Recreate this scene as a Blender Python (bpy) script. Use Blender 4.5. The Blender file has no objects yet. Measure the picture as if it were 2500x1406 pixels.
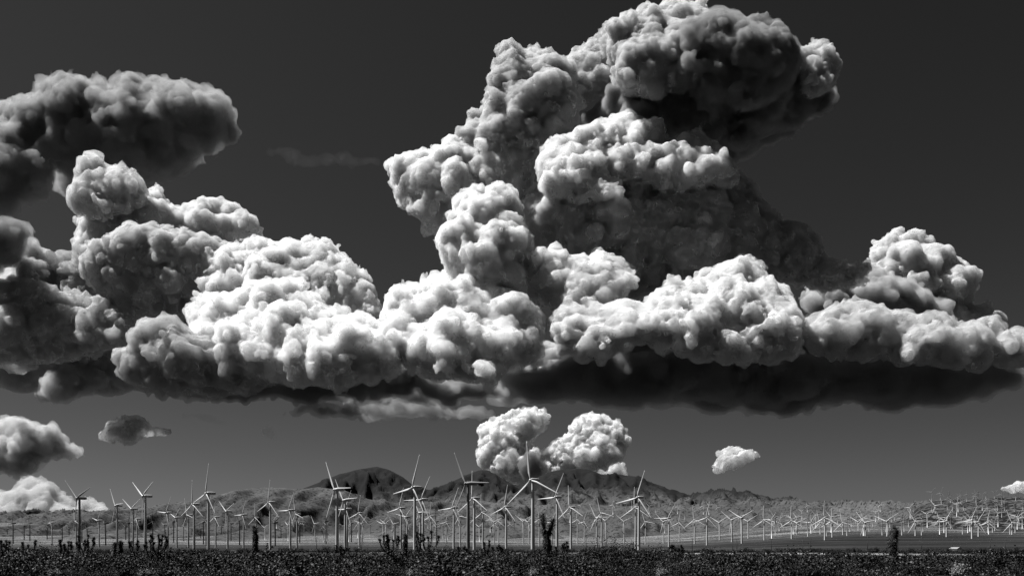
import bpy, math, random
import numpy as np
import openvdb as vdb
from mathutils import Vector, Matrix

# ------------------------------------------------------------------ camera, sky, sun, exposure
F, HZ, CZ = 2165.0, 1335.0, 2.4          # focal length (photo px), horizon row (photo px), eye height (m)
sc = bpy.context.scene
COL = sc.collection
cam = bpy.data.cameras.new('camera'); cam_o = bpy.data.objects.new('camera', cam); COL.objects.link(cam_o); sc.camera = cam_o
cam_o.location = (0, 0, CZ); cam_o.rotation_euler = (math.pi / 2, 0, 0)
cam.sensor_width = 36; cam.lens = 36 * F / 2500; cam.shift_y = (HZ - 703) / 2500
cam.clip_start = 1; cam.clip_end = 200000
SUN_EL, SUN_AZ = math.radians(60), math.radians(75)      # azimuth counted to the left of the view direction
S = Vector((-math.sin(SUN_AZ) * math.cos(SUN_EL), math.cos(SUN_AZ) * math.cos(SUN_EL), math.sin(SUN_EL)))
sun = bpy.data.lights.new('sun', 'SUN'); sun_o = bpy.data.objects.new('sun', sun); COL.objects.link(sun_o)
sun.energy = 5; sun.angle = math.radians(.5); sun.color = (1, 1, 1)
sun_o.rotation_euler = S.to_track_quat('Z', 'Y').to_euler()
world = bpy.data.worlds.new('World'); sc.world = world; world.use_nodes = True
wn = world.node_tree; bg = wn.nodes['Background']
sky = wn.nodes.new('ShaderNodeTexSky'); sky.sky_type = 'NISHITA'; sky.sun_disc = False
sky.sun_elevation = SUN_EL; sky.sun_rotation = -SUN_AZ; sky.air_density = 1; sky.dust_density = .6
sep = wn.nodes.new('ShaderNodeSeparateColor')            # black-and-white film behind a red filter: the red of the sky only
gam = wn.nodes.new('ShaderNodeMath'); gam.operation = 'POWER'; gam.inputs[1].default_value = 1.4
gain = wn.nodes.new('ShaderNodeMath'); gain.operation = 'MULTIPLY'; gain.inputs[1].default_value = .075
wn.links.new(sky.outputs[0], sep.inputs[0]); wn.links.new(sep.outputs[0], gam.inputs[0]); wn.links.new(gam.outputs[0], gain.inputs[0])
wn.links.new(gain.outputs[0], bg.inputs[0]); bg.inputs[1].default_value = .08
vs = sc.view_settings
vs.view_transform = 'Standard'; vs.look = 'None'; vs.gamma = 1; vs.use_curve_mapping = False; vs.exposure = 1.05
cy = sc.cycles
cy.use_denoising = True; cy.max_bounces = 12; cy.volume_bounces = 4; cy.diffuse_bounces = 3; cy.transparent_max_bounces = 64
VOX = 4.0                                                 # cloud mesh step, photo px

rng = np.random.default_rng(3); random.seed(5)

# ------------------------------------------------------------------ helpers
def tag(o, label=None, cat=None, group=None, kind=None):
    for k, v in (('label', label), ('category', cat), ('group', group), ('kind', kind)):
        if v: o[k] = v
    return o
def link(name, data, parent=None):
    o = bpy.data.objects.new(name, data); COL.objects.link(o)
    if parent: o.parent = parent
    return o
def grey(v): return (v, v, v, 1)
def mat(name, v, rough=.8, var=0., scale=1., v2=None, spec=.3, lo_=.3):
    m = bpy.data.materials.new(name); m.use_nodes = True; t = m.node_tree; b = t.nodes['Principled BSDF']
    b.inputs['Roughness'].default_value = rough; b.inputs['Specular IOR Level'].default_value = spec
    b.inputs['Base Color'].default_value = grey(v)
    if var:
        tc = t.nodes.new('ShaderNodeTexCoord'); n = t.nodes.new('ShaderNodeTexNoise'); n.inputs['Scale'].default_value = scale; n.inputs['Detail'].default_value = 6
        r = t.nodes.new('ShaderNodeMapRange'); r.inputs['From Min'].default_value = lo_; r.inputs['From Max'].default_value = .7
        r.inputs['To Min'].default_value = v * (1 - var) if v2 is None else v2; r.inputs['To Max'].default_value = v * (1 + var) if v2 is None else v
        t.links.new(tc.outputs['Object'], n.inputs['Vector']); t.links.new(n.outputs[0], r.inputs[0]); t.links.new(r.outputs[0], b.inputs['Base Color'])
    return m
def mesh_np(name, V, faces, smooth=True):
    V = np.asarray(V, np.float32); q = np.asarray(faces, np.int32); k = q.shape[1]
    me = bpy.data.meshes.new(name); me.vertices.add(len(V)); me.vertices.foreach_set('co', V.ravel())
    me.loops.add(q.size); me.loops.foreach_set('vertex_index', q.ravel())
    me.polygons.add(len(q)); me.polygons.foreach_set('loop_start', np.arange(0, q.size, k, dtype=np.int32))
    me.update(calc_edges=True)
    me.polygons.foreach_set('use_smooth', np.full(len(q), smooth))
    return me
LAT = np.random.default_rng(9).random((64, 64, 64)).astype(np.float32)
def vnoise(P):
    P = P.astype(np.float32, copy=False); fl = np.floor(P); i = fl.astype(np.int32); f = P - fl; f = f * f * (3 - 2 * f); i &= 63; j = (i + 1) & 63
    x0, y0, z0 = i.T; x1, y1, z1 = j.T; fx, fy, fz = f.T
    def lx(y, z): return LAT[x0, y, z] * (1 - fx) + LAT[x1, y, z] * fx
    a = lx(y0, z0) * (1 - fy) + lx(y1, z0) * fy; b = lx(y0, z1) * (1 - fy) + lx(y1, z1) * fy
    return a * (1 - fz) + b * fz
def fbm2(x, y, oct=4, z=0., ridge=False):
    x = np.asarray(x, float); sh = x.shape; P = np.stack([x.ravel(), np.asarray(y, float).ravel() * np.ones(x.size) if np.ndim(y) == 0 else np.asarray(y, float).ravel(), np.full(x.size, z)], 1)
    o = np.zeros(len(P)); a = .5; tot = 0
    for k in range(oct):
        n = vnoise(P * 2 ** k + 17.3 * k); n = 1 - np.abs(2 * n - 1) if ridge else n
        o += a * n; tot += a; a *= .5
    return (o / tot).reshape(sh)

# ------------------------------------------------------------------ terrain
BD = np.array([(0, 0), (60, 0), (120, -.4), (235, -1.1), (262, .0), (300, .5), (340, .3), (480, -1.2), (813, -1.6), (1100, -1.2), (2000, 1), (2800, 12), (4700, 70), (6000, 150), (9000, 320), (20000, 400)], float)
def px_of(X, Y): return 1250 + X * F / np.maximum(Y, 1.)
def base_h(X, Y):
    d = np.maximum(Y, 0.); h = np.interp(d, BD[:, 0], BD[:, 1])
    right = np.clip((px_of(X, Y) - 1500) / 600, 0, 1); right = right * right * (3 - 2 * right)
    far = np.clip((d - 900) / 2600, 0, 1)
    return h + right * far ** 1.3 * 62 * np.clip(1.6 - d / 7000, .35, 1)
def rng_profile(pts, u): p = np.array(pts, float); return np.interp(u, p[:, 0], p[:, 1])
TAN = [(-400, 1345), (60, 1316), (100, 1290), (130, 1284), (180, 1268), (200, 1259), (240, 1256), (285, 1252), (400, 1237), (450, 1229), (520, 1211), (570, 1197), (620, 1190), (665, 1188), (730, 1194), (780, 1188), (840, 1196), (900, 1218), (960, 1228), (1030, 1224), (1100, 1226), (1160, 1220), (1230, 1228), (1300, 1232), (1420, 1230), (1500, 1234), (1600, 1238), (1700, 1241), (1800, 1240), (1900, 1240), (1990, 1243), (2100, 1240), (2200, 1236), (2280, 1231), (2400, 1235), (2500, 1235), (2900, 1238)]
PEAK = [(-400, 1340), (600, 1262), (700, 1212), (745, 1190), (790, 1172), (830, 1156), (880, 1144), (920, 1138), (950, 1146), (985, 1165), (1010, 1185), (1040, 1205), (1060, 1200), (1100, 1176), (1140, 1158), (1170, 1147), (1190, 1147), (1215, 1160), (1240, 1176), (1262, 1187), (1290, 1178), (1315, 1163), (1345, 1150), (1400, 1142), (1440, 1146), (1470, 1158), (1500, 1155), (1550, 1163), (1600, 1180), (1650, 1200), (1700, 1217), (1725, 1208), (1765, 1200), (1800, 1204), (1850, 1222), (1880, 1240), (1905, 1236), (1935, 1229), (1960, 1236), (1990, 1246), (2500, 1262), (2900, 1270)]
NEARR = [(-400, 1420), (2090, 1330), (2180, 1290), (2240, 1240), (2268, 1226), (2290, 1219), (2360, 1217), (2420, 1216), (2470, 1212), (2520, 1212), (2900, 1205)]
def ridge_h(X, Y, prof, D0, W, seed, rough, amp=2.1, wback=.5):
    """a range whose crest runs across the view at distance D0; spurs and gullies fall away from the crest"""
    u = px_of(X, Y); top = CZ + (HZ - rng_profile(prof, u)) * D0 / F
    warp = (fbm2(X / 900, Y / 900, 3, seed) - .5) * 1.0
    t = (D0 - Y) / W; t = np.where(t < 0, -t / wback, t)
    spur = fbm2(X / 420 + warp * 1.4, Y / 1500, 4, seed + 3, True)
    te = np.clip(t * np.clip(1.2 - amp * (spur - .52) * np.clip(t * 4, 0, 1), .75, 2.2), 0, 1)
    f = (1 - te) ** 1.45
    det = (fbm2(X / 150 + warp * 2, Y / 620, 5, seed + 7, True) - .55) * rough * np.clip(te * 5, .04, 1) * np.clip((1 - te) * 3, 0, 1)
    b = base_h(X, Y)
    return np.where(te < 1, b + (top - base_h(X, np.full_like(Y, D0))) * f + det, b - 6)
def hills_h(X, Y): return ridge_h(X, Y, TAN, 6600, 2400, 2., 170, 1.5)
def near_h(X, Y): return ridge_h(X, Y, NEARR, 4300, 1200, 11., 30)
def peaks_h(X, Y): return ridge_h(X, Y, PEAK, 10500, 3000, 5., 300)
def ground_h(X, Y):
    X = np.asarray(X, float); Y = np.asarray(Y, float)
    bumps = (fbm2(X / 60, Y / 60, 3, 1.) - .5) * np.clip(Y / 400, .3, 2.0)
    return base_h(X, Y) + bumps
def surface_z(x, y):
    X, Y = np.array([float(x)]), np.array([float(y)]); z = ground_h(X, Y)[0]
    if y > 2620: z = max(z, near_h(X, Y)[0])
    if y > 3380: z = max(z, hills_h(X, Y)[0])
    return float(z)
def sheet(name, fn, y0, y1, ny, nu, u0=-250, u1=2750, log=True):
    Y = np.geomspace(y0, y1, ny) if log else np.linspace(y0, y1, ny); u = np.linspace(u0, u1, nu)
    U, YY = np.meshgrid(u, Y); X = (U - 1250) * YY / F; Z = fn(X, YY)
    V = np.stack([X.ravel(), YY.ravel(), Z.ravel()], 1)
    i = np.arange(ny * nu).reshape(ny, nu); q = np.stack([i[:-1, :-1], i[:-1, 1:], i[1:, 1:], i[1:, :-1]], 2).reshape(-1, 4)
    return mesh_np(name, V, q)
def land_mat(name, stops, dot, dot_scale, big=900., patch=None, dotval=.02, streak=False):
    """earth tones by large patches, with dark shrubs as small spots"""
    m = bpy.data.materials.new(name); m.use_nodes = True; t = m.node_tree; b = t.nodes['Principled BSDF']; N = t.nodes.new
    b.inputs['Roughness'].default_value = .95; b.inputs['Specular IOR Level'].default_value = .05
    g = N('ShaderNodeNewGeometry')
    def noise(scale, det=5, rough=.55, sx=1., sy=1.):
        mp = N('ShaderNodeMapping'); mp.inputs['Scale'].default_value = (sx / scale, sy / scale, 1 / scale); t.links.new(g.outputs['Position'], mp.inputs[0])
        n = N('ShaderNodeTexNoise'); n.inputs['Scale'].default_value = 1; n.inputs['Detail'].default_value = det; n.inputs['Roughness'].default_value = rough
        t.links.new(mp.outputs[0], n.inputs['Vector']); return n.outputs[0]
    r = N('ShaderNodeValToRGB'); r.color_ramp.elements.remove(r.color_ramp.elements[0])
    for k, (p, v) in enumerate(stops):
        e = r.color_ramp.elements[0] if k == 0 else r.color_ramp.elements.new(p)
        e.position = p; e.color = grey(v)
    t.links.new(noise(big), r.inputs[0])
    th = N('ShaderNodeMapRange'); th.inputs['From Min'].default_value = dot - .04; th.inputs['From Max'].default_value = dot + .04
    t.links.new(noise(dot_scale, 3, .7), th.inputs[0])
    mx = N('ShaderNodeMix'); mx.data_type = 'RGBA'; mx.inputs['B'].default_value = grey(dotval)
    t.links.new(th.outputs[0], mx.inputs['Factor']); t.links.new(r.outputs[0], mx.inputs['A'])
    last = mx.outputs['Result']
    if patch:                                                    # (axis, from, to, value): vegetation belt with a ragged edge
        ax, a, c, v, wob = patch
        sp = N('ShaderNodeSeparateXYZ'); t.links.new(g.outputs['Position'], sp.inputs[0])
        ad = N('ShaderNodeMath'); ad.operation = 'MULTIPLY_ADD'; ad.inputs[1].default_value = wob; t.links.new(noise(abs(wob) * .9, 5, .6), ad.inputs[0]); t.links.new(sp.outputs[ax], ad.inputs[2])
        mr = N('ShaderNodeMapRange'); mr.inputs['From Min'].default_value = a; mr.inputs['From Max'].default_value = c; t.links.new(ad.outputs[0], mr.inputs[0])
        m2 = N('ShaderNodeMix'); m2.data_type = 'RGBA'; m2.inputs['B'].default_value = grey(v); t.links.new(mr.outputs[0], m2.inputs['Factor']); t.links.new(last, m2.inputs['A'])
        last = m2.outputs['Result']
    if streak:                                                   # paler and darker belts lying across the plain
        sr = N('ShaderNodeMapRange'); sr.inputs['From Min'].default_value = .42; sr.inputs['From Max'].default_value = .68; sr.inputs['To Min'].default_value = .45; sr.inputs['To Max'].default_value = 2.2
        t.links.new(noise(150, 6, .65, .22, 1.), sr.inputs[0])
        mm = N('ShaderNodeVectorMath'); mm.operation = 'SCALE'; t.links.new(last, mm.inputs[0]); t.links.new(sr.outputs[0], mm.inputs['Scale']); last = mm.outputs[0]
    t.links.new(last, b.inputs['Base Color'])
    bp = N('ShaderNodeBump'); bp.inputs['Strength'].default_value = .6; bp.inputs['Distance'].default_value = dot_scale * .3
    t.links.new(noise(dot_scale * 1.5, 4), bp.inputs['Height']); t.links.new(bp.outputs[0], b.inputs['Normal'])
    return m
M_GROUND = land_mat('desert_floor', [(.3, .09), (.5, .13), (.7, .19)], .5, 6., 260., (1, 3300, 2400, .018, 600), .012, True)
M_HILLS = land_mat('tan_hillside', [(.3, .034), (.5, .053), (.72, .085)], .56, 24., 1100., None, .012)
M_NEAR = land_mat('scrub_hillside', [(.3, .05), (.5, .075), (.72, .11)], .47, 30., 500., None, .008)
M_PEAK = land_mat('forested_peak', [(.3, .03), (.5, .05), (.72, .075)], .55, 40., 1200., (2, 560, 700, .011, 240), .012)
for nm, fn, y0, y1, ny, nu, mt in (('ground', ground_h, 3, 6500, 200, 340, M_GROUND), ('scrub_hill', near_h, 2650, 5100, 150, 500, M_NEAR), ('tan_hills', hills_h, 3350, 7600, 190, 560, M_HILLS), ('forested_peaks', peaks_h, 6450, 11600, 170, 560, M_PEAK)):
    if nm == 'scrub_hill': me = sheet(nm, fn, y0, y1, 120, 180, 2060, 2700)
    else: me = sheet(nm, fn, y0, y1, ny, nu)
    me.materials.append(mt); tag(link(nm, me), kind='structure')
far = sheet('far_plain', lambda X, Y: base_h(X, Y) * 0 + 60 + Y * 0, 6000, 90000, 12, 12, -1200, 3700); far.materials.append(M_HILLS); tag(link('far_plain', far), kind='structure')

def strip(name, pts, width, m, lift=.05, n=160):
    P = np.array(pts, float); t = np.linspace(0, len(P) - 1, n); x = np.interp(t, range(len(P)), P[:, 0]); y = np.interp(t, range(len(P)), P[:, 1])
    V = []
    for a, b in zip(x, y):
        wob = random.uniform(-.08, .08) * width
        for k in range(6):
            yy = b + (k / 5 - .5) * width + wob; V.append((a, yy, float(ground_h(np.array([a]), np.array([yy]))[0]) + lift + (.0 if 0 < k < 5 else -.12)))
    i = np.arange(n * 6).reshape(n, 6); q = np.stack([i[:-1, :-1], i[1:, :-1], i[1:, 1:], i[:-1, 1:]], 2).reshape(-1, 4)
    me = mesh_np(name, V, q); me.materials.append(m); return tag(link(name, me), kind='structure')
M_SAND = mat('pale_sand', .24, .95, .5, .25, .07)
strip('dirt_road', [(-700, 760), (-330, 480), (-60, 350), (20, 312), (70, 292), (120, 272), (190, 252), (260, 236)], 20, M_SAND, .12)

# ------------------------------------------------------------------ wind turbines
M_WHITE = mat('turbine_white', .54, .45, .06, .3)
M_DARK = mat('turbine_shade_dark', .035, .5, .15, .3)  # cloud shade painted into the turbine colour; the shed door uses it too
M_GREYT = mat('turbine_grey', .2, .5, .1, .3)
def ring_tube(path, radii, sides=10, cap=True, squash=None):
    V, Q, n = [], [], len(path)
    for k, (p, r) in enumerate(zip(path, radii)):
        a = Vector(path[max(k - 1, 0)]); b = Vector(path[min(k + 1, n - 1)]); d = (b - a).normalized() if (b - a).length > 1e-6 else Vector((0, 0, 1))
        ux = d.cross(Vector((0, 1, 0.01))).normalized(); uy = d.cross(ux)
        for s in range(sides):
            an = 2 * math.pi * s / sides; q = Vector(p) + ux * math.cos(an) * r + uy * math.sin(an) * r * (squash or 1); V.append(q[:])
    for k in range(n - 1):
        for s in range(sides):
            a, b = k * sides + s, k * sides + (s + 1) % sides; Q.append((a, b, b + sides, a + sides))
    if cap:
        for k0, rev in ((0, True), ((n - 1) * sides, False)):
            V.append(tuple(path[0 if rev else -1])); c = len(V) - 1
            for s in range(0, sides):
                a, b = k0 + s, k0 + (s + 1) % sides; Q.append((c, b, a, a) if rev else (c, a, b, b))
    return V, Q
def mesh_from(name, V, Q, m, smooth=True):
    me = bpy.data.meshes.new(name); me.from_pydata([tuple(v) for v in V], [], [tuple(dict.fromkeys(f)) for f in Q]); me.update()
    for p in me.polygons: p.use_smooth = smooth
    me.materials.append(m); return me
BL, HUB = 36.0, 65.0
def turbine_meshes(m, tag_):
    """tower of unit height, nacelle behind the rotor (+Y), spinner, blade pointing up from the rotor centre"""
    V, Q = ring_tube([(0, 0, 0), (0, 0, .012), (0, 0, .013), (0, 0, .5), (0, 0, .995), (0, 0, 1)], [2.4, 2.4, 1.9, 1.6, 1.25, 1.15], 14)
    tw = mesh_from('tower', V, Q, m)
    # nacelle: rounded box profile
    prof = [(-2.2, .9), (-1.9, 1.45), (-.5, 1.75), (4, 1.85), (7.5, 1.65), (8.6, 1.2), (8.8, .6)]
    V, Q = [], []
    for y, r in prof:
        for k in range(12):
            a = 2 * math.pi * k / 12; c, s = math.cos(a), math.sin(a); e = .55
            V.append((math.copysign(abs(c) ** e, c) * r, y, math.copysign(abs(s) ** e, s) * r * 1.02 + .3))
    for i in range(len(prof) - 1):
        for k in range(12): a, b = i * 12 + k, i * 12 + (k + 1) % 12; Q.append((a, b, b + 12, a + 12))
    Q.append(tuple(range(11, -1, -1))); Q.append(tuple(range((len(prof) - 1) * 12, len(prof) * 12)))
    na = mesh_from('nacelle', V, Q, m)
    V, Q = ring_tube([(0, -2.0, 0), (0, -2.9, 0), (0, -3.9, 0), (0, -4.7, 0), (0, -5.0, 0)], [1.5, 1.6, 1.35, .8, .2], 12)
    sp = mesh_from('spinner', V, Q, m)
    st = [(0, .75, .75), (1.2, .75, .75), (3.5, 1.1, .65), (7.5, 1.75, .45), (13, 1.5, .34), (20, 1.15, .25), (28, .8, .17), (34, .5, .1), (BL, .16, .04)]
    V, Q = [], []
    for z, c, th in st:
        tw_ = math.radians(18 * (1 - z / BL)); off = -.35 * c if z > 2 else 0
        for k in range(8):
            a = 2 * math.pi * k / 8; x, y = math.cos(a) * c * .72 + off, math.sin(a) * th
            V.append((x * math.cos(tw_) - y * math.sin(tw_), -3.3 + x * math.sin(tw_) + y * math.cos(tw_) - z * .012, z))
    for i in range(len(st) - 1):
        for k in range(8): a, b = i * 8 + k, i * 8 + (k + 1) % 8; Q.append((a, b, b + 8, a + 8))
    Q.append(tuple(range((len(st) - 1) * 8, len(st) * 8)))
    bl = mesh_from('blade', V, Q, m)
    return tw, na, sp, bl
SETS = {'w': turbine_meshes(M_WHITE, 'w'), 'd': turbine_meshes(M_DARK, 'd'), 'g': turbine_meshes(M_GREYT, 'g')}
def joined(setk):
    """the same turbine as one mesh for those too far off to show parts"""
    out = {}
    for ph in range(6):
        V, Q = [], []
        tw, na, sp, bl = SETS[setk]
        for me, mx in [(tw, Matrix.Diagonal((1, 1, HUB, 1))), (na, Matrix.Translation((0, 0, HUB + 1)))] + [(bl, Matrix.Translation((0, 0, HUB + 1)) @ Matrix.Rotation(math.radians(ph * 20 + 120 * k), 4, 'Y') @ Matrix.Diagonal((1.1, 1.1, 1, 1))) for k in range(3)]:
            b = len(V); V += [mx @ v.co for v in me.vertices]; Q += [tuple(b + i for i in p.vertices) for p in me.polygons]
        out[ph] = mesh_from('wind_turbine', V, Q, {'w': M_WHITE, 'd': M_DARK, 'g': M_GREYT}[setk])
    return out
def turbine(x, hub_y, base_y, phase, kind, yaw, label, group):
    d = HUB * F / (base_y - hub_y); X = (x - 1250) * d / F; gz = surface_z(X, d) - .4
    hz = CZ + (HZ - hub_y) * d / F; H = max(hz - gz, 30.)
    o = bpy.data.objects.new('wind_turbine', None); COL.objects.link(o); o.location = (X, d, gz); o.rotation_euler = (0, 0, math.radians(-yaw))
    tag(o, label, 'wind turbine', group)
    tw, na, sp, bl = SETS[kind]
    t = link('tower', tw, o); t.scale = (1, 1, H - 1.2)
    for nm, me in (('nacelle', na), ('spinner', sp)):
        c = link(nm, me, o); c.location = (0, 0, H)
    for k in range(3):
        b = link('blade', bl, o); b.location = (0, 0, H); b.rotation_euler = (0, math.radians(phase + 120 * k), 0)
    return o
BIG = [  # x, hub row, base row, clockwise angle of one blade from upright, kind
 (194, 1216, 1346, -50, 'g'), (355, 1211, 1338, -58, 'w'), (509, 1204, 1337, 14, 'w'), (286, 1234, 1327, -35, 'w'), (325, 1242, 1331, -58, 'w'), (410, 1251, 1337, 35, 'w'), (474, 1231, 1338, 2, 'w'), (432, 1263, 1335, 50, 'w'), (460, 1257, 1335, -18, 'w'), (556, 1248, 1331, -54, 'w'), (595, 1256, 1333, 30, 'w'), (242, 1270, 1337, 42, 'w'), (186, 1272, 1336, 100, 'w'), (127, 1275, 1330, 28, 'w'), (335, 1266, 1336, 15, 'w'), (527, 1262, 1333, 10, 'w'), (625, 1263, 1326, 0, 'w'),
 (660, 1226, 1327, 8, 'w'), (709, 1245, 1335, 30, 'w'), (725, 1255, 1331, -15, 'w'), (823, 1195, 1341, -30, 'w'), (843, 1221, 1336, -33, 'w'), (848, 1242, 1334, 30, 'w'), (878, 1252, 1332, 10, 'w'), (979, 1240, 1334, 20, 'w'), (994, 1261, 1330, 42, 'w'), (1013, 1190, 1341, 22, 'w'), (1033, 1219, 1334, 30, 'w'), (1026, 1251, 1330, 90, 'w'), (1052, 1260, 1325, 8, 'w'), (1108, 1239, 1335, 25, 'w'), (1143, 1180, 1340, -28, 'g'), (1158, 1216, 1337, 0, 'w'), (1179, 1251, 1332, -3, 'w'), (1236, 1237, 1336, 12, 'w'), (1217, 1272, 1322, 0, 'w'), (1124, 1260, 1325, 100, 'w'),
 (1301, 1172, 1346, -7, 'w'), (1360, 1213, 1328, 28, 'w'), (1394, 1238, 1336, -4, 'w'), (1457, 1263, 1333, -30, 'w'), (1469, 1252, 1326, -16, 'w'), (1479, 1270, 1318, 60, 'w'), (1317, 1268, 1330, 5, 'w'), (1560, 1214, 1338, 20, 'w'), (1552, 1238, 1328, 0, 'w'), (1576, 1273, 1326, -20, 'w'), (1524, 1272, 1320, -52, 'w'), (1427, 1273, 1320, 20, 'w'), (1410, 1268, 1318, 5, 'w'), (1633, 1264, 1334, 30, 'w'), (1620, 1273, 1326, 75, 'w'), (1659, 1275, 1324, 10, 'w'), (1696, 1268, 1331, -5, 'w'), (1726, 1263, 1335, 13, 'w'), (1757, 1275, 1328, 60, 'w'), (1787, 1269, 1333, -50, 'w'), (1811, 1264, 1336, -58, 'w'), (1827, 1272, 1328, -60, 'w'), (1866, 1269, 1333, 0, 'w'),
 (1895, 1278, 1323, -65, 'w'), (1904, 1275, 1320, 20, 'w'), (1933, 1270, 1335, 0, 'w'), (1946, 1276, 1330, -50, 'w'), (1980, 1276, 1325, 35, 'w'), (2003, 1275, 1331, -15, 'w'), (2014, 1263, 1337, 0, 'w'), (2032, 1271, 1336, 2, 'w'), (2058, 1275, 1334, -12, 'w'), (2096, 1277, 1327, 60, 'w'), (2113, 1275, 1337, -40, 'w'), (2166, 1272, 1335, 55, 'w'), (2235, 1272, 1334, 90, 'w'), (2284, 1293, 1334, 80, 'w'), (2311, 1271, 1336, 25, 'w'), (2373, 1269, 1339, 20, 'w'), (2389, 1273, 1337, 30, 'w'), (2412, 1275, 1330, 10, 'w'), (2471, 1275, 1334, 100, 'w'), (2486, 1280, 1325, 50, 'w'),
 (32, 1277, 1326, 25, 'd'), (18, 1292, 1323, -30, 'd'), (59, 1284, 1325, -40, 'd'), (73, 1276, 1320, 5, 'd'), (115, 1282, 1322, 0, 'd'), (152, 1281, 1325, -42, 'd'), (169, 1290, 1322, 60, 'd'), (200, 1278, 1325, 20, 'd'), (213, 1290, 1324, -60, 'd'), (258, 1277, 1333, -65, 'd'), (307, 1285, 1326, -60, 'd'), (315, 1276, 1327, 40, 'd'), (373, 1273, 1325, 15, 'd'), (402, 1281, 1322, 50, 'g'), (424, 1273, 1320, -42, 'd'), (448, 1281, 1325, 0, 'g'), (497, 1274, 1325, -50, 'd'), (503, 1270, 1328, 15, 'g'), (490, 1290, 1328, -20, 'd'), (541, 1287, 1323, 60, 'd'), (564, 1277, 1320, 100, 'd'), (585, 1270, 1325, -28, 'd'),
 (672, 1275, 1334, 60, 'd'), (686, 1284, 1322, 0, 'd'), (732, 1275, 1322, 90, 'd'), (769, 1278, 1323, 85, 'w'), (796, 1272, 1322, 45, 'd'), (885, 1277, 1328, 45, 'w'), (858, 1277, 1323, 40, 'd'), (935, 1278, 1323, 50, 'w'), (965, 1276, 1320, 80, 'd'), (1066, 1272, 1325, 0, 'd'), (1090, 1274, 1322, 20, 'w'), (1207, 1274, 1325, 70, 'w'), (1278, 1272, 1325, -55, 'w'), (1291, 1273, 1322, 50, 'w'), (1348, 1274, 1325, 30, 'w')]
ORD = ['first', 'second', 'third', 'fourth', 'fifth', 'sixth', 'seventh', 'eighth', 'ninth', 'tenth', 'eleventh', 'twelfth', 'thirteenth', 'fourteenth', 'fifteenth', 'sixteenth', 'seventeenth', 'eighteenth', 'nineteenth']
def nth(i):
    if i < 19: return ORD[i]
    t, u = divmod(i + 1, 10); tens = {2: 'twenty', 3: 'thirty', 4: 'forty', 5: 'fifty', 6: 'sixty'}[t]
    return ({2: 'twentieth', 3: 'thirtieth', 4: 'fortieth', 5: 'fiftieth', 6: 'sixtieth'}[t]) if u == 0 else tens + '-' + ORD[u - 1]
def pose(p):
    p = ((p + 60) % 120) - 60
    return 'one blade upright' if abs(p) < 9 else 'blades in an open Y' if abs(p) > 48 else 'top blade leaning right' if p > 0 else 'top blade leaning left'
def where(x):
    for a, t in ((310, 'before the hill end'), (640, 'before the tan ridge'), (780, 'before the pale slopes'), (1045, 'under the broad dark peak'), (1265, 'under the pointed dark peak'), (1720, 'under the long dark mountain'), (1900, 'under the small dark knoll'), (2270, 'on the open plain'), (9999, 'below the scrubby hill')):
        if x < a: return t
cls = {'tall': sorted([b for b in BIG if b[2] - b[1] > 96], key=lambda b: b[0]), 'mid': sorted([b for b in BIG if b[2] - b[1] <= 96 and b[4] != 'd'], key=lambda b: b[0]), 'dark': sorted([b for b in BIG if b[4] == 'd'], key=lambda b: b[0])}
for c, L in cls.items():
    seen = {}
    for i, (x, hy, by, ph, kd) in enumerate(L):
        wh = where(x); k = seen[wh] = seen.get(wh, -1) + 1
        if c == 'tall': lab = f'{nth(i)} tall wind turbine from the left, {pose(ph)}'
        elif c == 'mid': lab = f'{nth(k)} mid-size white turbine from left {wh}, {pose(ph)}'
        else: lab = f'{nth(k)} small dark turbine from left {wh}, {pose(ph)}'
        turbine(x, hy, by, ph, kd, random.uniform(36, 52), lab, {'tall': 'tall wind turbines on the plain', 'mid': 'mid-size white wind turbines', 'dark': 'dark wind turbines in painted shade'}[c])
JN = {k: joined(k) for k in 'wdg'}
def tiny(u, d, kind, label, group, size=1.):
    X = (u - 1250) * d / F; o = link('wind_turbine', JN[kind][random.randrange(6)])
    o.location = (X, d, surface_z(X, d) - .5); o.rotation_euler = (0, 0, math.radians(-random.uniform(25, 60))); o.scale = (size,) * 3
    tag(o, label, 'wind turbine', group)
for n, (u0, u1), (d0, d1), kinds, lab, grp in (
    (54, (1880, 2290), (2300, 5000), 'wgg', 'small pale wind turbine in the crowded field on the pale plain', 'small turbines on the pale plain'),
    (22, (2290, 2500), (2400, 3500), 'wgg', 'small pale wind turbine standing at the foot of the scrubby hill', 'small turbines under the scrubby hill'),
    (18, (2290, 2500), (3400, 4200), 'gg', 'tiny pale wind turbine on the scrubby hillside', 'tiny turbines on the scrubby hillside'),
    (34, (1260, 1890), (4600, 6000), 'ggw', 'tiny pale wind turbine on the far slope under the long mountain', 'tiny turbines on the far slope'),
    (22, (1010, 1260), (3000, 5200), 'ggw', 'tiny pale wind turbine at the foot of the pointed peak', 'tiny turbines under the pointed peak'),
    (14, (640, 1000), (3000, 4400), 'gw', 'tiny pale wind turbine at the foot of the pale slopes', 'tiny turbines under the pale slopes'),
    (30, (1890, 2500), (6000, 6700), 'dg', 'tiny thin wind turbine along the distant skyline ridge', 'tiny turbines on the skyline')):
    for k in range(n):
        u = u0 + (u1 - u0) * (k + random.random()) / n
        dd = random.uniform(d0, d1)
        if 'pale plain' in lab or 'foot of the scrubby' in lab:                    # set out in rows
            dd = d0 * (d1 / d0) ** ((k % 6) / 5) * random.uniform(.99, 1.01)
        if 'skyline' in grp: dd = 4290 if u > 2275 else 6580
        tiny(u, dd, random.choice(kinds), lab, grp, random.uniform(.35, .5) if 'skyline' in grp else random.uniform(.55, .75) if u > 1900 else random.uniform(.65, 1.))

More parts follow.
